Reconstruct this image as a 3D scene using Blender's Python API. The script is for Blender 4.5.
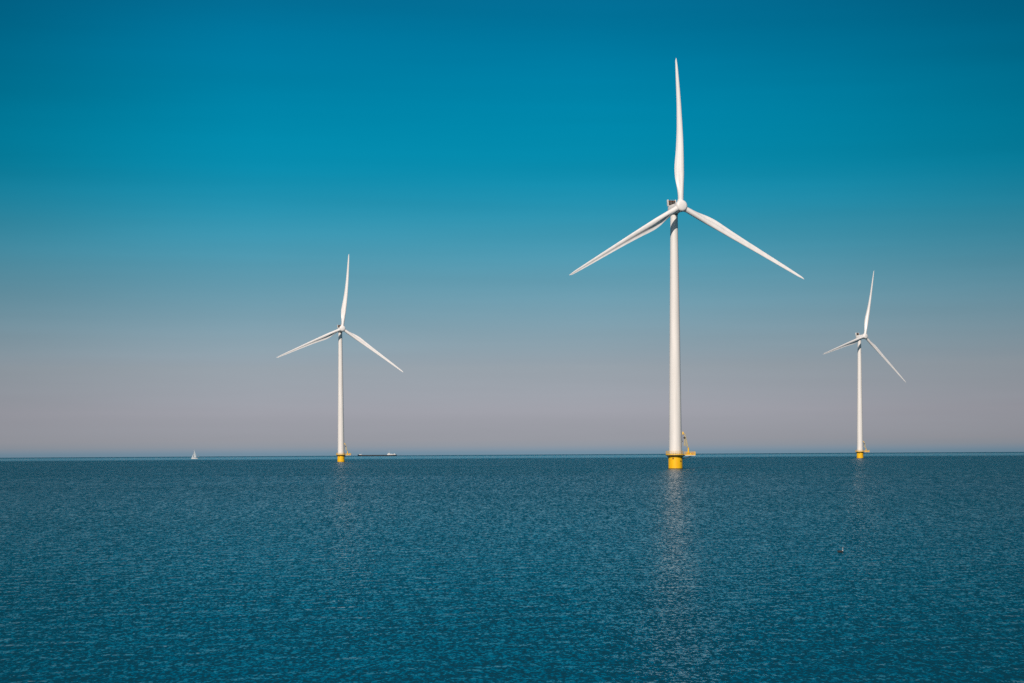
import bpy, bmesh, math, random
import numpy as np
from mathutils import Vector, Matrix

for o in list(bpy.data.objects):
    bpy.data.objects.remove(o, do_unlink=True)
scene = bpy.context.scene
C = scene.collection
R = math.radians
RE = 6371000.0            # the sea curves with the earth: far hulls stand on the horizon
CAM_H = 8.1
F_PX = 2000.0
LEVEL_ROW = 451.5         # the camera looks level; its lens is shifted up
ROLL = R(0.33)

# ---------------------------------------------------------------- camera
cam = bpy.data.cameras.new('camera')
cam.sensor_width = 36.0
cam.lens = 36.0 * F_PX / 1024.0
cam.shift_y = (LEVEL_ROW - 341.5) / 1024.0
cam.clip_start = 0.5
cam.clip_end = 60000.0
cam_ob = bpy.data.objects.new('camera', cam)
C.objects.link(cam_ob)
cam_ob.matrix_world = (Matrix.Translation((0, 0, CAM_H)) @ Matrix.Rotation(math.pi / 2, 4, 'X')
                       @ Matrix.Rotation(-ROLL, 4, 'Z'))
scene.camera = cam_ob

# ---------------------------------------------------------------- world and sun
def srgb(r, g, b):
    f = lambda c: c / 12.92 if c <= 0.04045 else ((c + 0.055) / 1.055) ** 2.4
    return (f(r / 255.0), f(g / 255.0), f(b / 255.0), 1.0)

SUN_EL, SUN_AZ = R(35), R(-15)      # azimuth seen from the camera: behind it, a little to the left
sun_dir = Vector((math.sin(SUN_AZ) * math.cos(SUN_EL), -math.cos(SUN_AZ) * math.cos(SUN_EL), math.sin(SUN_EL)))
sun = bpy.data.lights.new('sun', 'SUN')
sun.energy = 4.2
sun.angle = R(0.5)
sun.color = (1.0, 0.86, 0.75)
sun_ob = bpy.data.objects.new('sun', sun)
sun_ob.rotation_euler = sun_dir.to_track_quat('Z', 'Y').to_euler()
C.objects.link(sun_ob)

world = bpy.data.worlds.new("World")
scene.world = world
world.use_nodes = True
nt = world.node_tree
nt.nodes.clear()
N = nt.nodes.new
L = nt.links.new
out = N('ShaderNodeOutputWorld')
bg = N('ShaderNodeBackground')
tc = N('ShaderNodeTexCoord')
sep = N('ShaderNodeSeparateXYZ')
L(tc.outputs['Generated'], sep.inputs[0])
sky = N('ShaderNodeTexSky')
sky.sky_type = 'NISHITA'
sky.sun_disc = False
sky.sun_elevation = SUN_EL
sky.sun_rotation = math.atan2(sun_dir.x, sun_dir.y)
sky.altitude = 0
sky.air_density = 1.0
sky.dust_density = 1.5
def fill_ramp(ramp, stops):
    el = ramp.color_ramp.elements
    while len(el) > 1:
        el.remove(el[-1])
    el[0].position, el[0].color = stops[0]
    for p, c in stops[1:]:
        e = el.new(p)
        e.color = c
def math_node(tree, op, a, b=None, c=None, clamp=False):
    n = tree.nodes.new('ShaderNodeMath')
    n.operation = op
    n.use_clamp = clamp
    for i, v in enumerate((a, b, c)):
        if v is None:
            continue
        if isinstance(v, (int, float)):
            n.inputs[i].default_value = v
        else:
            tree.links.new(v, n.inputs[i])
    return n.outputs[0]
# hazy grey-mauve air low down, clear teal above
SKY = [(-0.02, (112, 140, 160)), (0.020, (160, 161, 170)),
       (0.042, (152, 163, 172)), (0.065, (126, 161, 176)), (0.090, (88, 156, 178)), (0.112, (50, 150, 178)), (0.130, (20, 144, 177)),
       (0.145, (4, 140, 174)), (0.165, (0, 135, 171)), (0.19, (0, 126, 165)), (0.224, (0, 106, 147)), (0.32, (20, 98, 130)), (0.48, (26, 94, 124))]
zz = math_node(nt, 'MULTIPLY_ADD', sep.outputs['Z'], 2.0, 0.04)
ramp_hi = N('ShaderNodeValToRGB')
L(zz, ramp_hi.inputs[0])
ramp_hi.color_ramp.interpolation = 'B_SPLINE'
fill_ramp(ramp_hi, [(z * 2 + 0.04, srgb(*c)) for z, c in SKY])
SKY_LOW = [(-0.01, (104, 138, 160)), (-0.0005, (116, 143, 162)), (0.0012, (132, 148, 163)), (0.003, (144, 151, 161)), (0.006, (152, 154, 162)), (0.020, (160, 161, 170)),
       (0.042, (152, 163, 172)), (0.05, (145, 162, 174))]
ramp_lo = N('ShaderNodeValToRGB')
L(math_node(nt, 'MULTIPLY_ADD', sep.outputs['Z'], 16.0, 0.16), ramp_lo.inputs[0])
fill_ramp(ramp_lo, [(z * 16 + 0.16, srgb(*c)) for z, c in SKY_LOW])
ramp = N('ShaderNodeMix'); ramp.data_type = 'RGBA'
sel = N('ShaderNodeMapRange'); sel.inputs[1].default_value = 0.042; sel.inputs[2].default_value = 0.05
L(sep.outputs['Z'], sel.inputs[0])
L(sel.outputs[0], ramp.inputs[0]); L(ramp_lo.outputs[0], ramp.inputs[6]); L(ramp_hi.outputs[0], ramp.inputs[7])
# sky colour darkened towards both sides, more higher up, to imitate lens vignetting
rx = N('ShaderNodeValToRGB')
rx.color_ramp.interpolation = 'B_SPLINE'
L(math_node(nt, 'MULTIPLY_ADD', sep.outputs['X'], 0.5, 0.5), rx.inputs[0])
g = lambda v: (v, v, v, 1)
fill_ramp(rx, [(0.0, g(.6)), (0.34, g(.56)), (0.38, g(.68)), (0.42, g(.96)), (0.46, g(1.07)), (0.51, g(1.05)), (0.58, g(.84)), (0.63, g(.62)), (0.68, g(.56)), (1.0, g(.55))])
mul = N('ShaderNodeMix'); mul.data_type = 'RGBA'; mul.blend_type = 'MULTIPLY'; mul.inputs[0].default_value = 1.0
L(ramp.outputs[2], mul.inputs[6]); L(rx.outputs[0], mul.inputs[7])
fz = N('ShaderNodeMapRange'); fz.inputs[1].default_value = 0.0; fz.inputs[2].default_value = 0.2
fz.inputs[3].default_value = 0.45; fz.inputs[4].default_value = 1.0
L(sep.outputs['Z'], fz.inputs[0]); L(fz.outputs[0], mul.inputs[0])
# thin streaks of haze lying along the horizon
smap = N('ShaderNodeMapping'); smap.inputs['Scale'].default_value = (3.0, 3.0, 55.0)
L(tc.outputs['Generated'], smap.inputs[0])
sno = N('ShaderNodeTexNoise'); sno.inputs['Scale'].default_value = 1.0; sno.inputs['Detail'].default_value = 5
L(smap.outputs[0], sno.inputs[0])
smr = N('ShaderNodeMapRange'); smr.inputs[1].default_value = .3; smr.inputs[2].default_value = .7
smr.inputs[3].default_value = .962; smr.inputs[4].default_value = 1.038
L(sno.outputs[0], smr.inputs[0])
streak = N('ShaderNodeMix'); streak.data_type = 'RGBA'; streak.blend_type = 'MULTIPLY'; streak.inputs[0].default_value = 1.0
L(mul.outputs[2], streak.inputs[6]); L(smr.outputs[0], streak.inputs[7])
nish = N('ShaderNodeMix'); nish.data_type = 'RGBA'; nish.blend_type = 'MULTIPLY'; nish.inputs[0].default_value = 1.0
L(sky.outputs[0], nish.inputs[6]); nish.inputs[7].default_value = (0.05, 0.055, 0.06, 1)
mr = N('ShaderNodeMapRange'); mr.interpolation_type = 'SMOOTHSTEP'
mr.inputs[1].default_value = 0.3; mr.inputs[2].default_value = 0.8
L(sep.outputs['Z'], mr.inputs[0])
mixs = N('ShaderNodeMix'); mixs.data_type = 'RGBA'
L(mr.outputs[0], mixs.inputs[0]); L(streak.outputs[2], mixs.inputs[6]); L(nish.outputs[2], mixs.inputs[7])
L(mixs.outputs[2], bg.inputs['Color'])
bg.inputs['Strength'].default_value = 1.0
L(bg.outputs[0], out.inputs[0])

vs = scene.view_settings
scene.display_settings.display_device = 'sRGB'
vs.view_transform = 'Standard'
vs.look = 'None'
vs.exposure = 0.0
vs.gamma = 1.0
vs.use_curve_mapping = False
scene.cycles.max_bounces = 6
scene.cycles.use_denoising = False

# ---------------------------------------------------------------- helpers
def ground_z(x, y):
    return -(x * x + y * y) / (2 * RE)
def place(px, dist, drop=0.0):
    """Point on the sea in the direction of a column of the picture, dist metres away."""
    az = math.atan((px - 512) / F_PX)
    d = Vector((math.sin(az), math.cos(az), 0))
    return Vector((d.x * dist, d.y * dist, -dist * dist / (2 * RE) + drop))

def principled(name, color, rough=0.5, **kw):
    m = bpy.data.materials.new(name)
    m.use_nodes = True
    b = m.node_tree.nodes['Principled BSDF']
    b.inputs['Base Color'].default_value = (*color, 1)
    b.inputs['Roughness'].default_value = rough
    for k, v in kw.items():
        b.inputs[k].default_value = v
    return m
def weathered(name, ca, cb, rough, scale, stretch=(1, 1, 1), **kw):
    """Paint with a slow, real change of tone (dirt, run-off streaks)."""
    m = principled(name, ca, rough, **kw)
    t = m.node_tree
    b = t.nodes['Principled BSDF']
    co = t.nodes.new('ShaderNodeTexCoord')
    mp = t.nodes.new('ShaderNodeMapping'); mp.inputs['Scale'].default_value = stretch
    no = t.nodes.new('ShaderNodeTexNoise'); no.inputs['Scale'].default_value = scale; no.inputs['Detail'].default_value = 5
    rp = t.nodes.new('ShaderNodeValToRGB')
    fill_ramp(rp, [(0.35, (*ca, 1)), (0.72, (*cb, 1))])
    t.links.new(co.outputs['Object'], mp.inputs[0]); t.links.new(mp.outputs[0], no.inputs[0])
    t.links.new(no.outputs[0], rp.inputs[0]); t.links.new(rp.outputs[0], b.inputs['Base Color'])
    r2 = math_node(t, 'MULTIPLY_ADD', no.outputs[0], 0.25, rough - 0.12)
    t.links.new(r2, b.inputs['Roughness'])
    return m
M_white = weathered('white_tower_paint', (.80, .79, .76), (.70, .69, .66), .45, .6, (1, 1, .08))
M_blade = weathered('white_blade_gelcoat', (.82, .82, .81), (.74, .73, .71), .38, .5, (1, 1, .15))
M_yellow = weathered('yellow_marine_paint', (.92, .53, .004), (.86, .44, .004), .45, 1.2, (1, 1, .3))
M_yellow2 = weathered('yellow_rail_paint', (.88, .55, .03), (.8, .45, .02), .5, 1.5)
M_orange = weathered('orange_equipment_paint', (.62, .22, .03), (.5, .16, .03), .5, 2.0)
M_pale = weathered('galvanised_grating', (.62, .60, .54), (.5, .48, .44), .55, 2.0)
M_dark = weathered('dark_steel', (.035, .035, .035), (.06, .05, .04), .6, 2.0)
M_algae = weathered('algae_on_steel', (.02, .03, .018), (.05, .05, .02), .7, 3.0)
M_grey = weathered('grey_steel', (.30, .30, .29), (.38, .37, .33), .5, 2.0)
M_crane = weathered('faded_crane_paint', (.50, .44, .26), (.40, .35, .22), .5, 2.0)
M_brown = weathered('brown_hatch', (.16, .05, .015), (.09, .04, .02), .6, 2.0)

def link(name, bm, mat, parent=None, smooth=True, loc=None, rot=None):
    me = bpy.data.meshes.new(name)
    bmesh.ops.recalc_face_normals(bm, faces=bm.faces)
    bm.to_mesh(me); bm.free()
    if smooth:
        for p in me.polygons: p.use_smooth = True
        try: me.set_sharp_from_angle(angle=R(40))
        except Exception: pass
    me.materials.append(mat)
    o = bpy.data.objects.new(name, me)
    C.objects.link(o)
    if parent is not None: o.parent = parent
    if loc is not None: o.location = loc
    if rot is not None: o.rotation_euler = rot
    return o
def thing(name, label, cat, loc=(0, 0, 0), rotz=0.0, group=None):
    o = bpy.data.objects.new(name, None)
    C.objects.link(o)
    o.location = loc; o.rotation_euler = (0, 0, rotz)
    o['label'] = label; o['category'] = cat
    if group: o['group'] = group
    return o
def box(bm, c, s, rot=None, bevel=0.0):
    m = Matrix.Translation(c)
    if rot is not None: m = m @ rot
    r = bmesh.ops.create_cube(bm, size=1.0, matrix=m @ Matrix.Diagonal((*s, 1)))
    if bevel:
        es = list({e for v in r['verts'] for e in v.link_edges})
        bmesh.ops.bevel(bm, geom=es, offset=bevel, segments=2, affect='EDGES', profile=.5)
def tube(bm, p0, p1, r0, r1=None, seg=12, caps=True):
    p0, p1 = Vector(p0), Vector(p1)
    r1 = r0 if r1 is None else r1
    d = p1 - p0
    q = d.to_track_quat('Z', 'Y').to_matrix().to_4x4()
    bmesh.ops.create_cone(bm, cap_ends=caps, cap_tris=False, segments=seg, radius1=r0, radius2=r1, depth=d.length,
                          matrix=Matrix.Translation((p0 + p1) / 2) @ q)
def lathe(bm, prof, seg=48, axis='Z', origin=(0, 0, 0)):
    """prof: list of (radius, height). A closed surface of revolution."""
    rings = []
    for r, h in prof:
        ring = []
        for i in range(seg):
            a = 2 * math.pi * i / seg
            p = (r * math.cos(a), r * math.sin(a), h) if axis == 'Z' else (r * math.cos(a), h, r * math.sin(a))
            ring.append(bm.verts.new(Vector(p) + Vector(origin)))
        rings.append(ring)
    for a, b in zip(rings, rings[1:]):
        for i in range(seg):
            j = (i + 1) % seg
            bm.faces.new((a[i], a[j], b[j], b[i]))
    bm.faces.new(rings[0]); bm.faces.new(rings[-1])

# ---------------------------------------------------------------- sea
def build_sea():
    rng = np.random.default_rng(11)
    dense = np.radians(np.linspace(-21, 21, 900))
    rest = np.radians(np.linspace(21, 339, 160)[1:-1])
    ang = np.concatenate([dense, rest])
    rows = [2.0]
    while rows[-1] < 14000:
        r = rows[-1]
        st = 0.32 if 55 < r < 190 else (r * r / 110000.0 if r >= 190 else max(.6, r * .02))
        if r > 900: st = r * .012
        rows.append(r + st)
    rr = np.array(rows)
    A, Rr = np.meshgrid(ang, rr)
    X = Rr * np.sin(A); Y = Rr * np.cos(A)
    Z = -(Rr ** 2) / (2 * RE)
    drad = np.gradient(rr)[:, None]
    dang = Rr * np.radians(42 / 900)
    wind = np.arctan2(1.0, -0.35)
    nw = 70
    lam = np.exp(rng.uniform(np.log(1.3), np.log(7.0), nw))
    for k in range(nw):
        th = wind + rng.normal(0, .9)
        kk = 2 * np.pi / lam[k]
        amp = 0.0010 * lam[k] / (1 + (lam[k] / 3.0) ** 2)
        need = np.maximum(drad * abs(np.sin(th)), dang * 1.0)
        w = np.clip(lam[k] / (3.2 * need) - 1.0, 0, 1)
        if lam[k] < 13: w = w * np.clip(2.2 - Rr / 700.0, 0, 1)
        Z += np.where(w > 0, w * amp * np.sin(kk * (X * np.cos(th) + Y * np.sin(th)) + rng.uniform(0, 6.283)), 0)
    nr, na = X.shape
    co = np.empty((nr * na + 1, 3), np.float32)
    co[:-1, 0] = X.ravel(); co[:-1, 1] = Y.ravel(); co[:-1, 2] = Z.ravel()
    co[-1] = (0, 0, 0)
    idx = np.arange(nr * na).reshape(nr, na)
    nxt = np.roll(idx, -1, axis=1)
    q = np.stack([idx[:-1], nxt[:-1], nxt[1:], idx[1:]], axis=-1).reshape(-1, 4)
    q = q[:, ::-1]
    t = np.stack([np.full(na, nr * na), idx[0], nxt[0]], axis=-1)[:, ::-1]
    me = bpy.data.meshes.new('sea_water')
    me.vertices.add(len(co)); me.vertices.foreach_set('co', co.ravel())
    nl = q.size + t.size
    me.loops.add(nl); me.loops.foreach_set('vertex_index', np.concatenate([q.ravel(), t.ravel()]).astype(np.int32))
    npol = len(q) + len(t)
    me.polygons.add(npol)
    ls = np.concatenate([np.arange(len(q)) * 4, q.size + np.arange(len(t)) * 3]).astype(np.int32)
    me.polygons.foreach_set('loop_start', ls)
    me.polygons.foreach_set('use_smooth', np.ones(npol, bool))
    me.update(calc_edges=True)
    me.validate()
    o = bpy.data.objects.new('sea_water', me)
    C.objects.link(o)
    o['kind'] = 'structure'
    return o
sea = build_sea()

def sea_material():
    m = bpy.data.materials.new('sea_water')
    m.use_nodes = True
    t = m.node_tree
    b = t.nodes['Principled BSDF']
    b.inputs['Roughness'].default_value = 0.09
    b.inputs['IOR'].default_value = 1.333
    geo = t.nodes.new('ShaderNodeNewGeometry')
    pos = geo.outputs['Position']
    def noise(scale, stretch, detail, rough=.5, off=(0, 0, 0), col=True):
        mp = t.nodes.new('ShaderNodeMapping')
        mp.inputs['Scale'].default_value = stretch
        mp.inputs['Location'].default_value = off
        mp.inputs['Rotation'].default_value = (0, 0, R(-14))
        t.links.new(pos, mp.inputs[0])
        n = t.nodes.new('ShaderNodeTexNoise')
        n.inputs['Scale'].default_value = scale
        n.inputs['Detail'].default_value = detail
        n.inputs['Roughness'].default_value = rough
        t.links.new(mp.outputs[0], n.inputs[0])
        return n.outputs['Color' if col else 'Fac']
    def vm(op, a, b_=None):
        n = t.nodes.new('ShaderNodeVectorMath'); n.operation = op
        for i, v in enumerate((a, b_)):
            if v is None: continue
            if isinstance(v, tuple): n.inputs[i].default_value = v
            else: t.links.new(v, n.inputs[i])
        return n
    # (scale, stretch, detail, roughness, offset, slope strength, swell that builds up offshore)
    layers = [(1.0, (1.5, .13, 0), 1, .6, (3, 7, 0), (.14, .58, 0), (180, 600)),
              (1.0, (3.0, .55, 0), 1, .6, (71, 7, 0), (.20, .64, 0), (90, 260)),
              (1.0, (6.0, 2.3, 0), 1, .8, (31, 17, 0), (.34, .86, 0), None),
              (7.0, (1.2, 1, 0), 1, .7, (13, 57, 0), (.40, .42, 0), None)]
    sp0 = t.nodes.new('ShaderNodeSeparateXYZ'); t.links.new(pos, sp0.inputs[0])
    acc = None
    for sc, st, de, ro, off, k, grow in layers:
        c = noise(sc, st, de, ro, off)
        s = vm('SUBTRACT', c, (.5, .5, .5)).outputs[0]
        s = vm('MULTIPLY', s, k).outputs[0]
        if grow:
            gr = t.nodes.new('ShaderNodeMapRange'); t.links.new(sp0.outputs['Y'], gr.inputs[0])
            gr.inputs[1].default_value, gr.inputs[2].default_value = grow
            gr.inputs[3].default_value = 0.15
            gv = t.nodes.new('ShaderNodeCombineXYZ')
            t.links.new(gr.outputs[0], gv.inputs[0]); t.links.new(gr.outputs[0], gv.inputs[1])
            s = vm('MULTIPLY', s, gv.outputs[0]).outputs[0]
        acc = s if acc is None else vm('ADD', acc, s).outputs[0]
    # wind waves: the faces that show above the crests in front all lean towards the shore
    xyz = t.nodes.new('ShaderNodeSeparateXYZ'); t.links.new(acc, xyz.inputs[0])
    fetch = t.nodes.new('ShaderNodeValToRGB')       # steeper seas offshore
    t.links.new(math_node(t, 'MULTIPLY', sp0.outputs['Y'], .001), fetch.inputs[0])
    fill_ramp(fetch, [(.06, (.100,) * 3 + (1,)), (.14, (.110,) * 3 + (1,)), (.30, (.145,) * 3 + (1,)), (.8, (.200,) * 3 + (1,))])
    lean = math_node(t, 'MULTIPLY', math_node(t, 'MAXIMUM', math_node(t, 'ADD', xyz.outputs[1], fetch.outputs[0]), 0.02), -1.0)
    cmb = t.nodes.new('ShaderNodeCombineXYZ')
    t.links.new(xyz.outputs[0], cmb.inputs[0]); t.links.new(lean, cmb.inputs[1])
    acc = cmb.outputs[0]
    # gusts roughen some patches, the far water lies calm in a lee
    gust = noise(0.012, (.5, 1, 0), 3, .5, (5, 1, 0), col=False)
    gk = math_node(t, 'MULTIPLY_ADD', gust, .9, .55)
    sp = t.nodes.new('ShaderNodeSeparateXYZ'); t.links.new(pos, sp.inputs[0])
    calm = t.nodes.new('ShaderNodeMapRange'); calm.interpolation_type = 'SMOOTHSTEP'
    wob = noise(0.0012, (1, .3, 0), 2, .5, (2, 9, 0), col=False)
    yy = math_node(t, 'MULTIPLY_ADD', wob, 500.0, sp.outputs['Y'])
    t.links.new(yy, calm.inputs[0])
    calm.inputs[1].default_value = 2450; calm.inputs[2].default_value = 3100
    calm.inputs[3].default_value = 1.0; calm.inputs[4].default_value = 0.27
    far = t.nodes.new('ShaderNodeMapRange'); far.interpolation_type = 'SMOOTHSTEP'
    t.links.new(sp.outputs['Y'], far.inputs[0])
    far.inputs[1].default_value = 4400; far.inputs[2].default_value = 5400
    far.inputs[3].default_value = 0.0; far.inputs[4].default_value = 0.6
    k = math_node(t, 'MULTIPLY', gk, math_node(t, 'ADD', calm.outputs[0], far.outputs[0]))
    cv = t.nodes.new('ShaderNodeCombineXYZ')
    t.links.new(k, cv.inputs[0]); t.links.new(k, cv.inputs[1])
    acc = vm('MULTIPLY', acc, cv.outputs[0]).outputs[0]
    # facets that lean to the viewer's side of the sea fill the view; the rest hide behind crests
    acc = vm('ADD', geo.outputs['Normal'], acc).outputs[0]
    nn = vm('NORMALIZE', acc).outputs[0]
    t.links.new(nn, b.inputs['Normal'])
    # clear green-blue water, a little greener where it is shallow or silty
    tint = noise(0.004, (.5, 1, 0), 4, .6, (50, 1, 0), col=False)
    rp = t.nodes.new('ShaderNodeValToRGB')
    t.links.new(tint, rp.inputs[0])
    fill_ramp(rp, [(0.3, (.0, .034, .055, 1)), (0.7, (.0, .045, .066, 1))])
    t.links.new(rp.outputs[0], b.inputs['Base Color'])
    return m
sea.data.materials.append(sea_material())

# ---------------------------------------------------------------- wind turbines
HUB_H = 115.0
ROTOR = 65.0
OVERHANG = 7.0
TP_TOP = 5.6
def smooth01(a, b, x):
    t = min(1.0, max(0.0, (x - a) / (b - a)))
    return t * t * (3 - 2 * t)
def interp(tab, x):
    for (a, va), (b, vb) in zip(tab, tab[1:]):
        if x <= b:
            u = max(0, (x - a)) / (b - a)
            return va + (vb - va) * u
    return tab[-1][1]
CHORD = [(0, 2.4), (.055, 2.4), (.10, 2.9), (.15, 3.7), (.20, 4.3), (.25, 4.3), (.35, 3.55), (.5, 2.75), (.65, 2.15), (.8, 1.65),
         (.92, 1.2), (.97, .85), (.99, .5), (1.0, .12)]
THICK = [(0, 1), (.05, 1), (.12, .66), (.2, .40), (.3, .31), (.45, .26), (.7, .21), (1, .18)]
LE = [(0, 1.2), (.1, 1.25), (.2, 1.35), (.4, 1.15), (.6, .85), (.8, .6), (.95, .38), (1, .06)]
def blade_mesh(bend, flex, pitch, bulge=0.0):
    """Span along +Z, leading edge +X, hollow pressure side towards -Y (upwind)."""
    bm = bmesh.new()
    NS, NP = 72, 36
    rings = []
    for i in range(NS + 1):
        s = i / NS
        s = s ** 1.0
        r = 1.7 + (ROTOR - 1.7) * s
        f = r / ROTOR
        c = sum(interp(CHORD, min(1, max(0, s + d_))) for d_ in (-.045, -.03, -.015, 0, .015, .03, .045)) / 7 if s < .93 else interp(CHORD, s); th = interp(THICK, s); le = interp(LE, s)
        w = smooth01(.04, .19, s)
        tw = -R(pitch + 13.0 * (1 - smooth01(.05, .75, s)) * 1.0)
        ring = []
        for j in range(NP):
            a = 2 * math.pi * j / NP
            u = .5 * (1 - math.cos(a))                 # 0 leading edge .. 1 trailing edge
            cx, cy = le - u * c, -.5 * c * math.sin(a) * 1.0
            yt = 5 * th * c * (.2969 * math.sqrt(u) - .126 * u - .3516 * u * u + .2843 * u ** 3 - .1036 * u ** 4)
            yt = max(yt, .012)
            if a <= math.pi:                           # pressure side, hollow behind mid-chord
                ay = -yt * (1 - 1.35 * smooth01(.38, .78, u))
                if u > .78: ay = yt * .35
                ay = min(ay, yt * .35) if u > .6 else ay
            else:
                ay = yt * 1.05
            ay += -.02 * c * math.sin(math.pi * u) * 0
            x = cx
            y = cy * (1 - w) * min(1, 2.4 / c) + ay * w
            ct, st = math.cos(tw), math.sin(tw)
            x, y = x * ct - y * st, x * st + y * ct
            x += bend * f ** 2.6 + bulge * math.sin(math.pi * f)
            y += -math.tan(R(2.5)) * r + flex * f * f
            ring.append(bm.verts.new((x, y, r)))
        rings.append(ring)
    for a, b in zip(rings, rings[1:]):
        for j in range(NP):
            k = (j + 1) % NP
            bm.faces.new((a[j], a[k], b[k], b[j]))
    bm.faces.new(rings[0]); bm.faces.new(rings[-1])
    return bm

def build_turbine(px, dist, yaw_deg, phase_deg, bends, flexes, label, pitch=3.0, cols=None):
    t = thing('wind_turbine', label, 'wind turbine', place(px, dist), 0, 'wind turbines standing in the sea')
    yaw = R(yaw_deg)
    # foundation
    bm = bmesh.new()
    lathe(bm, [(3.15, -9), (3.15, 5.35), (3.24, 5.4), (3.24, 5.85), (3.1, 5.9)], 64)
    f = link('foundation', bm, M_yellow, t)
    bm = bmesh.new()
    lathe(bm, [(3.14, -1.5), (3.2, -1.2), (3.2, .25), (3.14, .32)], 64)
    link('algae_band', bm, M_algae, f)
    for a, z in ((-113, 4.7), (-48, 3.5)):
        bm = bmesh.new()
        ca, sa = math.cos(R(a)), math.sin(R(a))
        box(bm, (3.2 * ca, 3.2 * sa, z), (.16, .62, .55), Matrix.Rotation(R(a), 4, 'Z'), .03)
        link('bracket', bm, M_brown, f)
    # boat ladder on the far right flank
    bm = bmesh.new()
    for s in (-.35, .35):
        tube(bm, (3.55, s, -2), (3.55, s, 5.2), .09, seg=8)
    for k in range(16):
        tube(bm, (3.55, -.35, -1.5 + k * .42), (3.55, .35, -1.5 + k * .42), .04, seg=6)
    for z in (.9, 3.6):
        for s in (-.35, .35):
            tube(bm, (2.9, s, z), (3.55, s, z), .07, seg=6)
    link('boat_ladder', bm, M_yellow2, t, rot=(0, 0, R(55)))
    # platform
    bm = bmesh.new()
    lathe(bm, [(4.15, 5.32), (4.35, 5.36), (4.35, 5.56), (4.1, 5.6)], 48)
    pl = link('platform', bm, M_dark, t, loc=(0, 0, .65))
    bm = bmesh.new()
    box(bm, (6.45, .2, 5.30), (4.5, 4.2, .34), bevel=.04)
    link('laydown_deck', bm, M_pale, pl)
    for a in range(8):                                 # knee braces below the deck
        aa = R(22 + a * 45)
        bm = bmesh.new()
        tube(bm, (3.0 * math.cos(aa), 3.0 * math.sin(aa), 4.4), (4.1 * math.cos(aa), 4.1 * math.sin(aa), 5.3), .09, seg=6)
        link('brace', bm, M_dark, pl)
    for s in (-1.4, 1.8):
        bm = bmesh.new()
        tube(bm, (2.9, s * .5, 3.7), (7.4, s, 5.13), .12, seg=8)
        link('brace', bm, M_dark, pl)
    bm = bmesh.new()
    z0, h = 5.58, 1.7
    pts = []
    for k in range(25):
        a = R(35 + k * (290 / 24))
        pts.append((4.2 * math.cos(a), 4.2 * math.sin(a)))
    for p, q in zip(pts, pts[1:]):
        for hh in (h, h * .68, h * .36):
            tube(bm, (*p, z0 + hh), (*q, z0 + hh), .07, seg=6)
        tube(bm, (*p, z0), (*p, z0 + h), .05, seg=6)
        mid = ((p[0] + q[0]) / 2, (p[1] + q[1]) / 2, z0 + .14)
        ang = math.atan2(q[1] - p[1], q[0] - p[0])
        box(bm, mid, (math.dist(p, q), .03, .45), Matrix.Rotation(ang, 4, 'Z'))
    link('railing', bm, M_yellow2, pl)
    bm = bmesh.new()
    z1 = 5.48
    rec = [(3.95, -1.85), (8.65, -1.85), (8.65, 2.2), (3.95, 2.2)]
    for (x0, y0), (x1, y1) in zip(rec, rec[1:]):
        n = 6
        for k in range(n):
            a = (x0 + (x1 - x0) * k / n, y0 + (y1 - y0) * k / n)
            b = (x0 + (x1 - x0) * (k + 1) / n, y0 + (y1 - y0) * (k + 1) / n)
            for hh in (1.5, 1.05, .6):
                tube(bm, (*a, z1 + hh), (*b, z1 + hh), .055, seg=6)
            tube(bm, (*a, z1), (*a, z1 + 1.5), .06, seg=6)
            ang = math.atan2(b[1] - a[1], b[0] - a[0])
            box(bm, ((a[0] + b[0]) / 2, (a[1] + b[1]) / 2, z1 + .16), (math.dist(a, b), .03, .26), Matrix.Rotation(ang, 4, 'Z'))
    link('railing', bm, M_yellow2, pl)
    # cabinets on the laydown deck
    for (x, y, sx, sy, sz, mt) in ((5.3, .3, .9, .9, 1.25, M_orange), (6.5, .9, .8, 1.0, .95, M_yellow2), (7.6, .1, .9, .8, 1.1, M_orange)):
        bm = bmesh.new()
        box(bm, (x, y, z1 + sz / 2), (sx, sy, sz), bevel=.05)
        box(bm, (x, y, z1 + sz + .03), (sx + .1, sy + .1, .07), bevel=.01)
        link('equipment_box', bm, mt, pl)
    # davit crane folded up beside the tower
    bm = bmesh.new()
    tube(bm, (5.7, -.4, 5.45), (5.7, -.4, 8.4), .42, .34, seg=14)
    tube(bm, (5.7, -.4, 8.4), (5.7, -.4, 8.85), .38, .38, seg=14)
    cr = link('davit_crane', bm, M_yellow2, t, loc=(0, 0, .65))
    bm = bmesh.new()
    tip, root_ = Vector((4.2, -.4, 15.0)), Vector((5.6, -.4, 8.7))
    d = (tip - root_)
    for s in (-.28, .28):
        tube(bm, root_ + Vector((0, s, 0)), tip + Vector((0, s * .3, 0)), .20, .14, seg=8)
        tube(bm, root_ + Vector((-1.7, s, .9)), tip + Vector((0, s * .3, 0)), .20, .14, seg=8)
    for k in range(9):
        u0, u1 = k / 9, (k + 1) / 9
        a = root_ + d * u0 + Vector((0, -.28 * (1 - .7 * u0), 0))
        b = root_ + d * u1 + Vector((-1.7 * (1 - u1), -.28 * (1 - .7 * u1), .9 * (1 - u1)))
        tube(bm, a, b, .13, seg=6)
        tube(bm, a, a + Vector((0, .56 * (1 - .7 * u0), 0)), .07, seg=6)
    link('boom', bm, M_crane, cr)
    bm = bmesh.new()
    box(bm, (3.35, -.4, 15.2), (.55, .45, 1.3), bevel=.08)
    tube(bm, (3.3, -.4, 15.2), (4.4, -.4, 14.6), .12, seg=8)
    link('boom_head', bm, M_yellow2, cr)
    bm = bmesh.new()
    tube(bm, (4.0, -.85, 13.2), (4.0, .05, 13.2), .36, seg=16)
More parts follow.
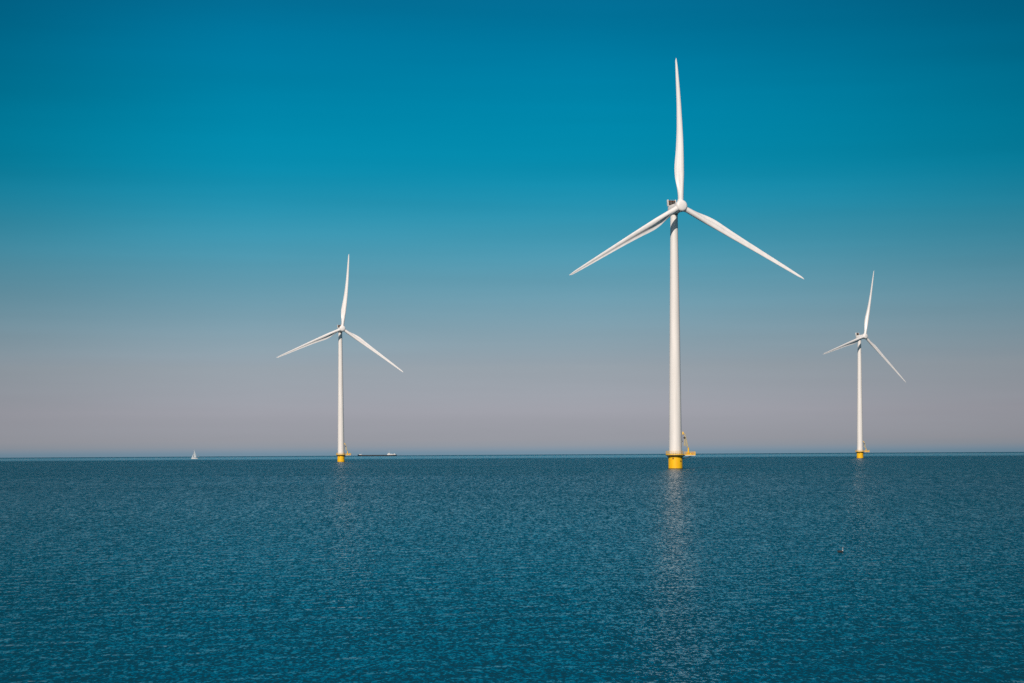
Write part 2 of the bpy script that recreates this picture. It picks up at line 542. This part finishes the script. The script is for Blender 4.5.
    tube(bm, (4.0, -.95, 13.2), (4.0, -.85, 13.2), .46, seg=16)
    tube(bm, (4.0, .05, 13.2), (4.0, .15, 13.2), .46, seg=16)
    link('winch', bm, M_dark, cr)
    bm = bmesh.new()
    tube(bm, (4.0, -.4, 15.0), (3.2, -.4, 14.0), .05, seg=6)
    tube(bm, (3.2, -.4, 14.0), (3.2, -.4, 11.8), .04, seg=6)
    box(bm, (3.2, -.4, 11.6), (.3, .25, .55), bevel=.05)
    link('hook_line', bm, M_dark, cr)
    # tower
    bm = bmesh.new()
    prof = [(2.9, 5.6), (2.9, 5.9), (2.84, 5.95)]
    z_top, r_top = HUB_H - 2.5, 1.62
    for k in range(1, 25):
        z = 5.95 + (z_top - 5.95) * k / 24
        prof.append((2.84 + (r_top - 2.84) * ((z - 5.95) / (z_top - 5.95)) ** 1.15, z))
    lathe(bm, prof, 96)
    tw = link('tower', bm, M_white, t)
    for zz_ in (31.0, 58.0, 85.0):
        bm = bmesh.new()
        rr_ = 2.84 + (r_top - 2.84) * ((zz_ - 5.95) / (z_top - 5.95)) ** 1.15
        lathe(bm, [(rr_ - .1, zz_ - .07), (rr_ + .02, zz_ - .06), (rr_ + .02, zz_ + .06), (rr_ - .1, zz_ + .07)], 96)
        link('section_flange', bm, M_white, tw)
    bm = bmesh.new()
    box(bm, (2.75, .9, 7.0), (.3, .9, 2.1), bevel=.04)
    link('door', bm, M_grey, tw)
    # nacelle, turned into the wind
    rotm = (0, 0, yaw)
    bm = bmesh.new()
    lathe(bm, [(1.72, z_top), (1.72, z_top + .8)], 64)
    link('yaw_bearing', bm, M_dark, t, rot=rotm)
    rotor = Matrix.Translation((0, 0, HUB_H)) @ Matrix.Rotation(R(-5.0), 4, 'X')   # nose up: -Y axis tilts up
    def onto(bm):
        bmesh.ops.transform(bm, matrix=rotor, verts=bm.verts)
        return bm
    bm = bmesh.new()                                   # generator drum then the housing
    lathe(bm, [(1.9, -4.9), (2.15, -4.8), (2.15, -2.9), (1.95, -2.8)], 64, 'Y')
    link('generator', onto(bm), M_white, t, rot=rotm)
    bm = bmesh.new()
    sec = []
    for (y, hw, up, dn) in ((-2.78, 1.85, 1.9, 1.9), (-2.0, 2.0, 2.0, 2.2), (.8, 2.05, 2.05, 2.35), (2.2, 1.95, 2.05, 2.1), (3.1, 1.6, 1.9, 1.3), (3.3, 1.3, 1.6, .9)):
        ring = []
        for k in range(32):
            a = 2 * math.pi * k / 32
            ca, sa = math.cos(a), math.sin(a)
            e = .55
            xx = hw * math.copysign(abs(ca) ** e, ca)
            zz_ = (up if sa > 0 else dn) * math.copysign(abs(sa) ** e, sa)
            ring.append(bm.verts.new((xx, y, zz_)))
        sec.append(ring)
    for a, b in zip(sec, sec[1:]):
        for k in range(32):
            j = (k + 1) % 32
            bm.faces.new((a[k], a[j], b[j], b[k]))
    bm.faces.new(sec[0]); bm.faces.new(sec[-1])
    nac = link('nacelle', onto(bm), M_white, t, rot=rotm)
    bm = bmesh.new()                                   # cooler frame on the roof at the back
    for s in (-1.85, 1.85):
        box(bm, (s, 2.3, 3.3), (.26, 1.2, 2.9), bevel=.04)
    box(bm, (0, 2.3, 2.08), (3.6, 1.1, .16))
    link('cooler_frame', onto(bm), M_white, nac)
    bm = bmesh.new()
    box(bm, (0, 2.3, 3.0), (3.4, .7, 1.6), bevel=.03)
    link('radiator', onto(bm), M_dark, nac)
    bm = bmesh.new()
    box(bm, (0, 2.3, 4.1), (3.4, .9, .55), bevel=.03)
    link('radiator_hood', onto(bm), M_brown, nac)
    bm = bmesh.new()
    tube(bm, (-.7, 1.2, 1.9), (-.7, 1.2, 4.6), .05, seg=6)
    tube(bm, (.7, 1.2, 1.9), (.7, 1.2, 4.6), .05, seg=6)
    tube(bm, (-1.0, 1.2, 4.5), (1.0, 1.2, 4.5), .04, seg=6)
    link('sensor_mast', onto(bm), M_grey, nac)
    # hub
    bm = bmesh.new()
    hub_prof = [(1.9, -4.95), (2.2, -5.2), (2.45, -5.8), (2.6, -7.0), (2.55, -8.2), (2.45, -8.6), (2.2, -8.9), (1.6, -9.1), (.9, -9.2), (.3, -9.25)]
    lathe(bm, hub_prof, 64, 'Y')
    hub = link('hub', onto(bm), M_blade, t, rot=rotm)
    for k in range(3):
        a = R(phase_deg + 120 * k)
        bm = blade_mesh(bends[k], flexes[k], pitch, (1.0, -.4, 0)[k])
        bmesh.ops.transform(bm, matrix=rotor @ Matrix.Translation((0, -OVERHANG, 0)) @ Matrix.Rotation(a, 4, 'Y'), verts=bm.verts)
        link('blade', bm, M_blade, t, rot=rotm)
        bm = bmesh.new()
        lathe(bm, [(1.28, 2.2), (1.36, 2.25), (1.36, 2.8), (1.3, 2.85)], 40)
        bmesh.ops.transform(bm, matrix=rotor @ Matrix.Translation((0, -OVERHANG, 0)) @ Matrix.Rotation(a, 4, 'Y'), verts=bm.verts)
        link('blade_root_collar', bm, M_blade, hub)
    return t

build_turbine(675.4, 889, 19.9, -0.46, (-1.0, 0, 0), (-2.4,) * 3,
              'largest and nearest wind turbine with its pale reflection on the water')
build_turbine(341.0, 1745, 18.0, 6.1, (-.35, .26, -.26), (-2.3,) * 3,
              'small white wind turbine standing between the sailboat and the long cargo barge')
build_turbine(860.0, 1930, 36.5, 12.7, (.3, -.2, .2), (-1.4,) * 3,
              'small white wind turbine farthest to the right, its rotor turned most to the side')

# ---------------------------------------------------------------- boats
M_hull = weathered('dark_ship_hull', (.008, .012, .018), (.014, .018, .022), .5, .2)
M_shipwhite = weathered('white_ship_paint', (.80, .82, .82), (.68, .7, .7), .4, .5)
M_deck = weathered('grey_green_deck', (.08, .12, .13), (.12, .15, .15), .6, .5)
M_glass = principled('ship_window_glass', (.02, .03, .04), .08)
M_sail = weathered('white_sailcloth', (.72, .80, .84), (.66, .74, .78), .7, .4)
M_wood = weathered('varnished_spar', (.35, .30, .24), (.28, .24, .2), .5, 1.0)

def hull_mesh(length, beam, depth, draft, sheer=.0, bow_frac=.12, stern_frac=.06, n=28):
    """Bow towards -X."""
    bm = bmesh.new()
    rings = []
    for i in range(n + 1):
        s = i / n
        x = -length / 2 + s * length
        w = 1.0
        if s < bow_frac: w = math.sin(math.pi / 2 * s / bow_frac) ** .7
        if s > 1 - stern_frac: w = .55 + .45 * math.sqrt(max(0, 1 - ((s - 1 + stern_frac) / stern_frac) ** 2))
        w = max(w, .03)
        dz = sheer * (max(0, 1 - s / .2) ** 2) + sheer * .4 * max(0, (s - .8) / .2) ** 2
        hb = beam / 2 * w
        prof = [(-hb * .85, -draft), (-hb, -draft * .3), (-hb * 1.0, depth * .5 + dz), (-hb * 1.02, depth + dz),
                (-hb * .95, depth + dz), (-hb * .95, depth * .82 + dz), (hb * .95, depth * .82 + dz), (hb * .95, depth + dz),
                (hb * 1.02, depth + dz), (hb, depth * .5 + dz), (hb, -draft * .3), (hb * .85, -draft)]
        rake = (1 - s / bow_frac) * depth * .35 if s < bow_frac else 0
        rings.append([bm.verts.new((x - rake * (1 if z > 0 else -.6), y, z)) for y, z in prof])
    for a, b in zip(rings, rings[1:]):
        m = len(a)
        for k in range(m):
            j = (k + 1) % m
            bm.faces.new((a[k], a[j], b[j], b[k]))
    bm.faces.new(rings[0]); bm.faces.new(rings[-1])
    return bm

def build_barge():
    t = thing('cargo_barge', 'long dark cargo barge with white wheelhouse at its stern, far away on the horizon', 'ship',
              place(377.3, 5800), 0)
    link('hull', hull_mesh(112, 11.4, 3.0, 2.5, 1.6), M_hull, t)
    bm = bmesh.new()
    box(bm, (-6, 0, 2.75), (74, 9.4, .5), bevel=.1)
    for k in range(12):
        box(bm, (-40 + k * 6.2, 0, 3.1), (5.6, 9.0, .25), bevel=.08)
    link('hatch_cover', bm, M_deck, t)
    bm = bmesh.new()
    box(bm, (41, 0, 3.9), (24, 10.2, 2.6), bevel=.3)
    box(bm, (36.5, 0, 5.4), (13, 9.6, .5), bevel=.1)
    dh = link('deckhouse', bm, M_shipwhite, t)
    for k in range(9):
        for s in (-5.12, 5.12):
            bm = bmesh.new()
            box(bm, (31.5 + k * 2.3, s, 4.2), (1.2, .08, .8))
            link('window', bm, M_glass, dh)
    bm = bmesh.new()
    box(bm, (33.5, 0, 7.2), (6.0, 6.6, 3.2), bevel=.25)
    box(bm, (33.5, 0, 8.95), (7.0, 7.6, .25), bevel=.05)
    wh = link('wheelhouse', bm, M_shipwhite, t)
    bm = bmesh.new()
    box(bm, (33.5, 0, 7.9), (6.1, 6.7, 1.1))
    link('window', bm, M_glass, wh)
    bm = bmesh.new()
    tube(bm, (34.2, 0, 9.0), (34.2, 0, 15.5), .22, .12)
    tube(bm, (34.2, -2.2, 12.5), (34.2, 2.2, 12.5), .12)
    box(bm, (33.6, 0, 13.2), (.5, 3.4, .35), bevel=.05)
    link('radar_mast', bm, M_shipwhite, t)
    for s in (-3, 3):
        bm = bmesh.new()
        tube(bm, (46.5, s, 5.1), (46.5, s, 7.2), .5)
        link('funnel', bm, M_dark, t)
    bm = bmesh.new()
    box(bm, (49.0, 0, 5.7), (3.6, 2.4, 1.3), bevel=.35)
    link('dinghy', bm, M_shipwhite, t)
    bm = bmesh.new()
    box(bm, (-49, 0, 4.3), (6.5, 5.5, 1.9), bevel=.3)
    link('forecastle', bm, M_shipwhite, t)
    bm = bmesh.new()
    tube(bm, (-45, 0, 3.0), (-45, 0, 10.5), .22, .12)
    tube(bm, (-45, -1.4, 8.5), (-45, 1.4, 8.5), .1)
    link('foremast', bm, M_shipwhite, t)
build_barge()

def sail_mesh(pts, belly, thick=.05, n=10):
    """Triangular sail between tack, clew and head with a real belly and two skins."""
    a, b, c = [Vector(p) for p in pts]
    bm = bmesh.new()
    nrm = (b - a).cross(c - a).normalized()
    for side in (0, 1):
        grid = {}
        for i in range(n + 1):
            for j in range(n + 1 - i):
                u, v = i / n, j / n
                p = a + (b - a) * u + (c - a) * v
                w = u * (1 - u - v) * 4 + v * (1 - v) * .8 * (1 - u)
                p += nrm * (belly * w * .9 - (thick if side else 0))
                grid[i, j] = bm.verts.new(p)
        for i in range(n):
            for j in range(n - i):
                bm.faces.new((grid[i, j], grid[i + 1, j], grid[i, j + 1]))
                if i + j < n - 1:
                    bm.faces.new((grid[i + 1, j], grid[i + 1, j + 1], grid[i, j + 1]))
        if side == 0: g0 = grid
        else:
            rim = [(i, 0) for i in range(n + 1)] + [(n - k, k) for k in range(1, n + 1)] + [(0, n - k) for k in range(1, n)]
            for p, q in zip(rim, rim[1:] + rim[:1]):
                bm.faces.new((g0[p], g0[q], grid[q], grid[p]))
    return bm
def build_sailboat(px, dist, scale, rotz, label):
    t = thing('sailboat', label, 'sailboat', place(px, dist), rotz)
    t.scale = (scale,) * 3
    link('hull', hull_mesh(11.0, 3.3, 1.25, .6, .35, .55, .25), M_shipwhite, t)
    bm = bmesh.new()
    box(bm, (-.2, 0, 1.5), (4.0, 2.0, .6), bevel=.15)
    link('cabin', bm, M_shipwhite, t)
    bm = bmesh.new()
    tube(bm, (-.9, 0, 1.0), (-.9, 0, 15.2), .12, .07)
    link('mast', bm, M_wood, t)
    bm = bmesh.new()
    tube(bm, (-.9, 0, 2.3), (3.8, .7, 2.3), .09)
    link('boom', bm, M_wood, t)
    link('mainsail', sail_mesh([(-.78, 0, 2.4), (3.7, .65, 2.45), (-.72, 0, 14.9)], .5), M_sail, t)
    link('jib', sail_mesh([(-5.3, 0, 1.6), (-1.2, 1.0, 1.9), (-1.0, 0, 11.2)], .5), M_sail, t)
    return t
build_sailboat(194.6, 3300, 1.0, R(32), 'white sailboat with tall triangular sails under way on the left side')
build_sailboat(198.4, 6300, .5, R(60), 'tiny distant sailboat just right of the bigger white sailboat')

# ---------------------------------------------------------------- waterbird
M_feather = weathered('brown_feathers', (.02, .022, .024), (.012, .013, .015), .8, 30)
M_breast = weathered('white_feathers', (.78, .80, .80), (.62, .64, .64), .8, 30)
M_bill = principled('pinkish_bill', (.35, .16, .12), .5)
def build_bird():
    p = place(840.2, CAM_H * F_PX / (550.8 - 449.4))
    p.z = -(p.x ** 2 + p.y ** 2) / (2 * RE) + .02
    t = thing('waterbird', 'small brown waterbird with white upright neck swimming alone on the right side', 'bird', p, R(8))
    t.scale = (.85,) * 3
    bm = bmesh.new()     # body and neck as one surface; the head looks to the right (+X)
    path = [(-.36, 0, .10, .012), (-.30, 0, .09, .05), (-.2, 0, .06, .095), (-.08, 0, .05, .12), (.04, 0, .05, .12), (.13, 0, .07, .095),
            (.18, 0, .12, .06), (.195, 0, .19, .042), (.19, 0, .27, .036), (.185, 0, .34, .036), (.195, 0, .385, .042), (.215, 0, .405, .043),
            (.245, 0, .405, .028), (.255, 0, .403, .012)]
    rings = []
    for i, (x, y, z, r) in enumerate(path):
        a = Vector(path[max(0, i - 1)][:3]); b = Vector(path[min(len(path) - 1, i + 1)][:3])
        q = (b - a).to_track_quat('Z', 'Y')
        ring = []
        for k in range(16):
            an = 2 * math.pi * k / 16
            v = q @ Vector((math.cos(an) * r, math.sin(an) * r, 0))
            ring.append(bm.verts.new(Vector((x, y, z)) + v))
        rings.append(ring)
    for a, b in zip(rings, rings[1:]):
        for k in range(16):
            j = (k + 1) % 16
            bm.faces.new((a[k], a[j], b[j], b[k]))
    bm.faces.new(rings[0]); bm.faces.new(rings[-1])
    body = link('body', bm, M_feather, t)
    body.data.materials.append(M_breast)
    for pl in body.data.polygons:
        if pl.center.x > .15 and .10 < pl.center.z < .39: pl.material_index = 1
    bm = bmesh.new()
    tube(bm, (.25, 0, .403), (.325, 0, .395), .013, .002, seg=8)
    link('bill', bm, M_bill, t)
    for s in (-.04, .04):
        bm = bmesh.new()
        bmesh.ops.create_uvsphere(bm, u_segments=8, v_segments=6, radius=.006, matrix=Matrix.Translation((.222, s, .412)))
        link('eye', bm, M_dark, t)
    for s in (-.02, .02):
        bm = bmesh.new()
        tube(bm, (.19, 0, .43), (.15, s, .47), .02, .003, seg=8)
        link('crest', bm, M_feather, t)
build_bird()
